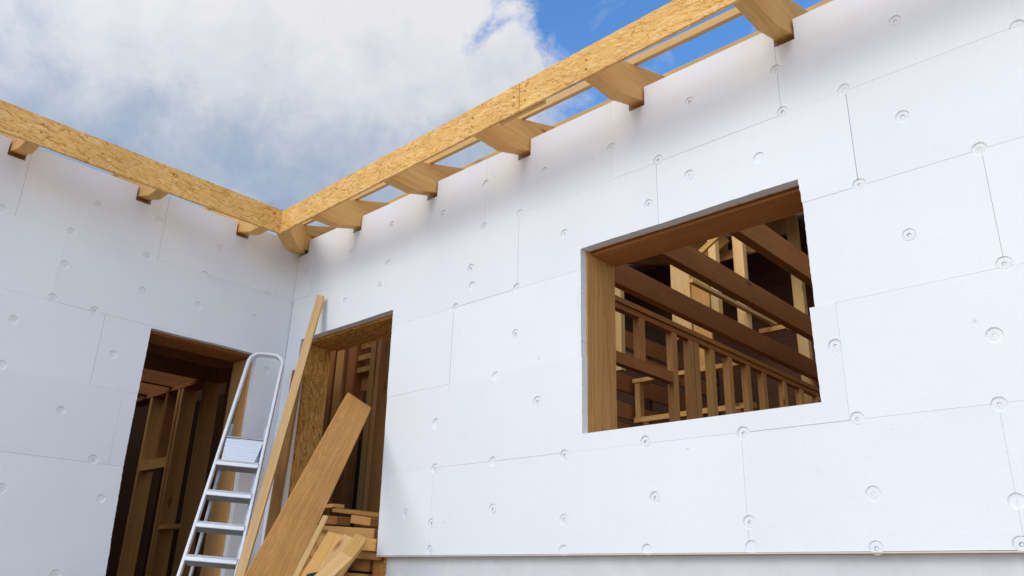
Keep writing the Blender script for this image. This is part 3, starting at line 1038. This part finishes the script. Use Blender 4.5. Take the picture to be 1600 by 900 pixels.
# ------------------------------------------------------------------ inside the left doorway
LP = thing('stud_partition', 'dark stud partition seen through the left doorway', 'partition', (-1.8, 0.25, -2.45))
box('top_plate', (-3.6, 0.2, -0.375), (-0.40, 0.36, -0.332), BROWN, LP, 'X')
for x0_, y_, z0_, z1_, m_, w_ in ((-3.0, 0.205, -2.44, -0.377, JAMB_PALE, 0.05), (-2.63, 0.205, -1.08, -0.377, BROWN, 0.05), (-2.345, 0.20, -2.44, -0.377, JAMB_PALE, 0.045), (-2.285, 0.205, -2.44, -0.377, JAMB_PALE, 0.05),
                                  (-1.905, 0.25, -2.44, -0.377, JAMB_PALE, 0.05), (-1.80, 0.205, -2.44, -0.377, JAMB_PALE, 0.045), (-1.345, 0.205, -2.44, -0.377, BROWN, 0.05), (-1.10, 0.205, -2.44, -0.377, BROWN, 0.05), (-0.75, 0.205, -2.44, -0.377, BROWN, 0.05)):
    box('stud', (x0_, y_, z0_), (x0_ + w_, 0.355, z1_), m_, LP, 'Z')
box('nogging', (-2.945, 0.203, -1.16), (-2.35, 0.30, -1.06), PINE, LP, 'X')
box('nogging', (-2.235, 0.203, -1.755), (-1.81, 0.30, -1.715), PINE, LP, 'X')
ll = {-1.35: 'dark ceiling beam nearest the header of the left doorway', -1.9: 'second dark ceiling beam inside the left doorway', -2.5: 'third dark ceiling beam inside the left doorway', -3.1: 'deepest dark ceiling beam inside the left doorway'}
for x in (-1.35, -1.9, -2.5, -3.1):
    box('ceiling_beam', (x - 0.07, -4.9, -0.330), (x, 0.44, -0.15), BROWN, None, 'Y', 0.002, label=ll[x], cat='beam', group='ceiling beams')
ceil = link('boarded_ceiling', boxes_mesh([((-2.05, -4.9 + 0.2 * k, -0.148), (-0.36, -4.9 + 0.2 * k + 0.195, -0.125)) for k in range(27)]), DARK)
place(ceil, Matrix.Identity(4))
tag(ceil, 'dark boarded ceiling over the beams inside the left doorway', 'ceiling')
skin('boarded_wall', 'dark boards closing the room behind the left stud partition', [((-5.4, 1.5, -2.45 + 0.25 * k), (0.0, 1.53, -2.45 + 0.25 * k + 0.2495)) for k in range(10)])

# ------------------------------------------------------------------ folded aluminium stepladder leaning in the corner
LA = thing('stepladder', 'folded aluminium stepladder leaning in the corner beside the left doorway', 'stepladder', (0.68, -0.84, -3.0))
Lrot = Matrix(((0.637, -0.206, 0.743), (0.769, 0.23, -0.596), (-0.049, 0.951, 0.305)))
Lm = Lrot.to_4x4()
Lm.translation = Vector((0.345, -0.458, -1.439))
SP = 0.225
hw = lambda v: 0.153 + 0.0321 * (-v) / 1.0 * 0.92


def lpart(name, me, mat, parent=LA):
    o = link(name, me, mat)
    return place(o, Lm, parent)


bot = -7.22 * SP
topv = 4.15 * SP
rr = 0.085
wt = hw(topv - rr)
path = [(-hw(bot), bot, 0), (-hw(0), 0, 0), (-wt, topv - rr, 0)]
for k in range(1, 7):
    a = math.pi - k * math.pi / 12
    path.append((-wt + rr + rr * math.cos(a), topv - rr + rr * math.sin(a), 0))
path += [(-x, y, z) for x, y, z in path[::-1]]
lpart('front_frame', section_path(path, 0.020, 0.048, (0, 0, 1), 0.003), ALU)
for k in range(0, 8):
    v = -k * SP
    if v < bot + 0.05:
        break
    h_ = hw(v) - 0.010
    prof = [(-0.0245, -0.010), (0.030, -0.010), (0.034, -0.006), (0.034, 0.012), (0.030, 0.014), (-0.0245, 0.004)]
    bm = bmesh.new()
    # tread: a shallow channel, level when the ladder stands, ribbed on top, with a bright front lip
    ringl = []
    ca, sa = math.cos(R(17)), math.sin(R(17))
    sec = [(-0.060, -0.004), (0.024, -0.004), (0.024, -0.026), (0.032, -0.026), (0.032, 0.000), (0.037, 0.000), (0.037, 0.011), (0.022, 0.013), (0.016, 0.010), (0.006, 0.010), (0.002, 0.012), (-0.014, 0.012), (-0.018, 0.010), (-0.060, 0.012)]
    for sx in (-1, 1):
        ringl.append([bm.verts.new((sx * h_, v + y * ca - z * sa * -1 * 0.0 + (z * sa), z * ca)) for z, y in sec])
    n = len(sec)
    for i in range(n):
        bm.faces.new((ringl[0][i], ringl[0][(i + 1) % n], ringl[1][(i + 1) % n], ringl[1][i]))
    bm.faces.new(ringl[0][::-1])
    bm.faces.new(ringl[1])
    bmesh.ops.recalc_face_normals(bm, faces=bm.faces)
    me = bpy.data.meshes.new('tread')
    for f in bm.faces:
        c_ = f.calc_center_median()
        if not (0.026 * ca < c_.z < 0.0345 * ca and len(f.verts) == 4):
            f.material_index = 1
    bm.to_mesh(me)
    bm.free()
    lpart('tread', me, [ALU, ALU_DULL])
# rear legs folded in behind the front frame
for s in (-1, 1):
    lpart('rear_leg', section_path([(s * (hw(-0.1) - 0.035), 0.33, -0.035), (s * (hw(bot) - 0.05), bot + 0.06, -0.20)], 0.018, 0.034, (0, 0, 1), 0.002), ALU_DULL)
    lpart('folding_link', section_path([(s * (hw(0.3) - 0.016), 0.52, -0.020), (s * (hw(0.1) - 0.016), 0.22, -0.045), (s * (hw(0.0) - 0.016), 0.02, -0.050)], 0.016, 0.004, (1, 0, 0)), RUBBER)
    lpart('rubber_foot', section_path([(s * hw(bot), bot + 0.03, 0), (s * hw(bot), bot - 0.012, 0)], 0.026, 0.056, (0, 0, 1), 0.003), RUBBER)
lpart('rear_brace', tube_mesh((-hw(-0.55) + 0.03, -2.7 * SP, -0.110), (hw(-0.55) - 0.03, -2.7 * SP, -0.110), 0.007), ALU_DULL)
# platform tipped up between the stiles, hung on a rod
pf = lpart('platform', section_path([(-0.006, 0.012, 0.012), (-0.006, 0.205, -0.012)], 0.0, 0.0, (0, 0, 1)) if False else boxes_mesh([((-0.128, 0.0, -0.006), (0.122, 0.185, 0.012))]), RIDGED)
for v_ in pf.data.vertices:
    x, y, z = v_.co
    v_.co = (x * (1.0 - 0.10 * (1 - y / 0.185)) + (0.012 if y > 0.1 and x > 0 else 0), y + 0.016, z - 0.12 * y + 0.014)
lpart('platform_edge', tube_mesh((-0.132, 0.010, 0.016), (0.12, 0.010, 0.016), 0.006), RUBBER)
lpart('platform_rod', tube_mesh((-0.150, 0.214, 0.002), (0.150, 0.214, 0.002), 0.0075), ALU_DULL)
for s in (-1, 1):
    lpart('rod_cap', tube_mesh((s * 0.138, 0.214, 0.004), (s * 0.156, 0.214, 0.004), 0.013), ORANGE if s < 0 else RUBBER)

# ------------------------------------------------------------------ leaning timbers
timber('leaning_batten', (0.485, -0.045, -0.085), (1.020, -0.845, -2.99), 0.058, 0.038, PINE_PALE, (0.75, -0.65, 0.1), label='long thin pale batten leaning on the white wall in front of the stepladder', cat='batten', bow=0.006)

pt, pb = Vector((1.255, -0.14, -1.045)), Vector((2.965, -2.045, -2.985))
view = (Vector((5.65, -3.29, -2.2)) - (pt + pb) / 2).normalized()
mid = pt + (pb - pt) * 0.6
timber('leaning_plank', pt, pb, 0.190, 0.040, LARCH, (0.762, 0.024, 0.648), label='wide knotty brown plank leaning across the right doorway', cat='plank', bow=0.004)
timber('corner_board', (0.125, -0.022, -2.42), (0.250, -0.022, -0.635), 0.13, 0.022, LARCH, (0, -1, 0.0), label='brown board standing in the white corner between stepladder and doorway', cat='board')

# ------------------------------------------------------------------ offcuts heaped in the right doorway
G = 'timber offcuts heaped in the doorway'


def offcut(name, a, b, w, h, mat, label, up=(0, 0, 1), cat='offcut', **kw):
    return timber(name, a, b, w, h, mat, up, label=label, cat=cat, group=G, bevel=0.003, **kw)


offcut('offcut_beam', (0.56, 0.03, -1.918), (1.385, 0.05, -1.957), 0.09, 0.075, PINE, 'pale squared beam lying across the front of the offcut heap')
offcut('offcut_beam', (0.40, 0.15, -1.835), (1.16, 0.20, -1.880), 0.09, 0.080, PINE, 'pale beam behind and above the front beam of the heap, grey at one end')
offcut('offcut_board', (0.22, 0.30, -1.735), (0.63, 0.28, -1.765), 0.12, 0.060, LARCH, 'short brown block lying on the heap below the wide plank')
offcut('offcut_board', (0.20, 0.32, -1.655), (0.56, 0.27, -1.655), 0.10, 0.026, PINE, 'thin short board topmost on the offcut heap')
offcut('offcut_board', (0.42, 0.26, -1.955), (1.22, 0.26, -1.980), 0.14, 0.10, BROWN, 'brown beam buried in the middle of the heap')
offcut('offcut_board', (0.55, 0.10, -2.050), (1.26, 0.12, -2.075), 0.12, 0.08, LARCH, 'brown block at the foot of the heap beside the timber post')
offcut('offcut_board', (0.9, 0.06, -2.15), (1.26, 0.10, -2.165), 0.10, 0.07, PINE, 'lowest pale block right by the timber post')
for k, (yy, z, mt, lb) in enumerate(((0.12, -2.19, BROWN, 'dark beam low in the heap, left of the pale slabs'), (0.28, -2.12, DARK, 'darkest beam in the gap behind the leaning plank'), (0.10, -2.32, BROWN, 'bottom beam of the heap resting on the threshold'), (0.34, -2.30, DARK, 'rear bottom beam of the heap on the floor'))):
    offcut('offcut_beam', (0.28, yy, z), (1.22 - 0.05 * k, yy + 0.02, z - 0.01), 0.11, 0.09, mt, lb)


def slab(name, a, b, w, t, label, mat=PINE, up=(0.7, -0.6, 0.4), wane=0.0):
    o = offcut(name, a, b, w, t, mat, label, up)
    if wane:
        L = (Vector(b) - Vector(a)).length
        for v in o.data.vertices:
            if v.co.y > 0:
                v.co.y += wane * (0.6 * math.sin(v.co.x / L * 9) + 0.4 * math.sin(v.co.x / L * 23 + 1))
    return o


def through(a, b, zend=-2.98):
    a, b = Vector(a), Vector(b)
    t = (zend - a.z) / (b.z - a.z)
    return tuple(a + (b - a) * t)


def lean(name, a, b, w, t, label, **kw):
    return slab(name, a, through(a, b), w, t, label, **kw)


lean('leaning_offcut', (1.02, -0.14, -1.780), (1.215, -0.44, -2.158), 0.036, 0.022, 'slim upright strip poking out of the offcut heap', mat=PINE_PALE)
lean('leaning_offcut', (1.10, -0.10, -1.900), (1.250, -0.35, -2.157), 0.115, 0.040, 'broad pale slab with a wavy bark edge leaning on the heap', wane=0.012, mat=PINE)
lean('leaning_offcut', (1.265, -0.11, -1.925), (1.365, -0.36, -2.155), 0.085, 0.050, 'narrower pale slab between the wavy slab and the squared one', mat=PINE_PALE)
lean('leaning_offcut', (1.425, -0.14, -1.925), (1.485, -0.36, -2.153), 0.080, 0.050, 'squared pale offcut leaning at the right of the heap')
lean('leaning_offcut', (1.455, -0.26, -2.045), (1.490, -0.42, -2.16), 0.085, 0.055, 'short pale offcut end in front of the squared one', mat=PINE_PALE)
lean('leaning_offcut', (0.885, -0.12, -1.930), (1.080, -0.40, -2.157), 0.045, 0.030, 'brownish strip leaning in the shade beside the wide plank', mat=LARCH)

offcut('offcut_board', (0.70, 0.14, -1.700), (1.02, 0.34, -1.735), 0.07, 0.022, LARCH, 'short thin board lying askew on the back of the heap', up=(0.1, -0.2, 1))
offcut('offcut_board', (1.02, 0.02, -2.000), (1.395, 0.085, -2.020), 0.085, 0.055, LARCH, 'brown block wedged under the pale front beam, beside the wall corner')
lean('leaning_offcut', (0.96, -0.07, -1.990), (1.130, -0.33, -2.157), 0.060, 0.022, 'thin strip lying low between the brownish strip and the wavy slab', mat=JAMB_PALE)

offcut('offcut_block', (0.72, -0.05, -1.985), (0.98, -0.02, -2.005), 0.10, 0.07, PINE, 'short squared block showing between the wide plank and the slim upright strip')
offcut('offcut_block', (0.80, -0.06, -2.075), (1.10, -0.03, -2.085), 0.11, 0.075, JAMB_PALE, 'brownish block low in the heap behind the wavy slab')
offcut('offcut_block', (0.86, 0.22, -1.765), (1.06, 0.24, -1.790), 0.10, 0.055, JAMB_PALE, 'small block sitting on the upper pale beam at the back of the heap')

# crumpled dark plastic sheet at the foot of the slabs
bm = bmesh.new()
bmesh.ops.create_icosphere(bm, subdivisions=4, radius=0.075)
for v in bm.verts:
    d = v.co.normalized()
    f = 1 + 0.16 * math.sin(9 * d.x + 4 * d.y) * math.sin(8 * d.z + 2) + 0.10 * math.sin(19 * d.y + 13 * d.z) + 0.05 * math.sin(41 * d.x + 31 * d.z)
    v.co = Vector((d.x * f * 0.078, d.y * f * 0.066, d.z * f * 0.042))
for f in bm.faces:
    f.smooth = True
me = bpy.data.meshes.new('bundle')
bm.to_mesh(me)
bm.free()
bg = link('plastic_bundle', me, BAG)
place(bg, Matrix.Translation((1.47, -0.46, -2.195)) @ Matrix.Rotation(0.5, 4, 'Y'))
tag(bg, 'crumpled dark blue plastic bundle resting on the pale slabs', 'plastic bundle')

# everything with a category is a thing that could be carried away, whatever its name
for o in bpy.data.objects:
    if o.get('category') and not o.get('kind'):
        o['kind'] = 'thing'
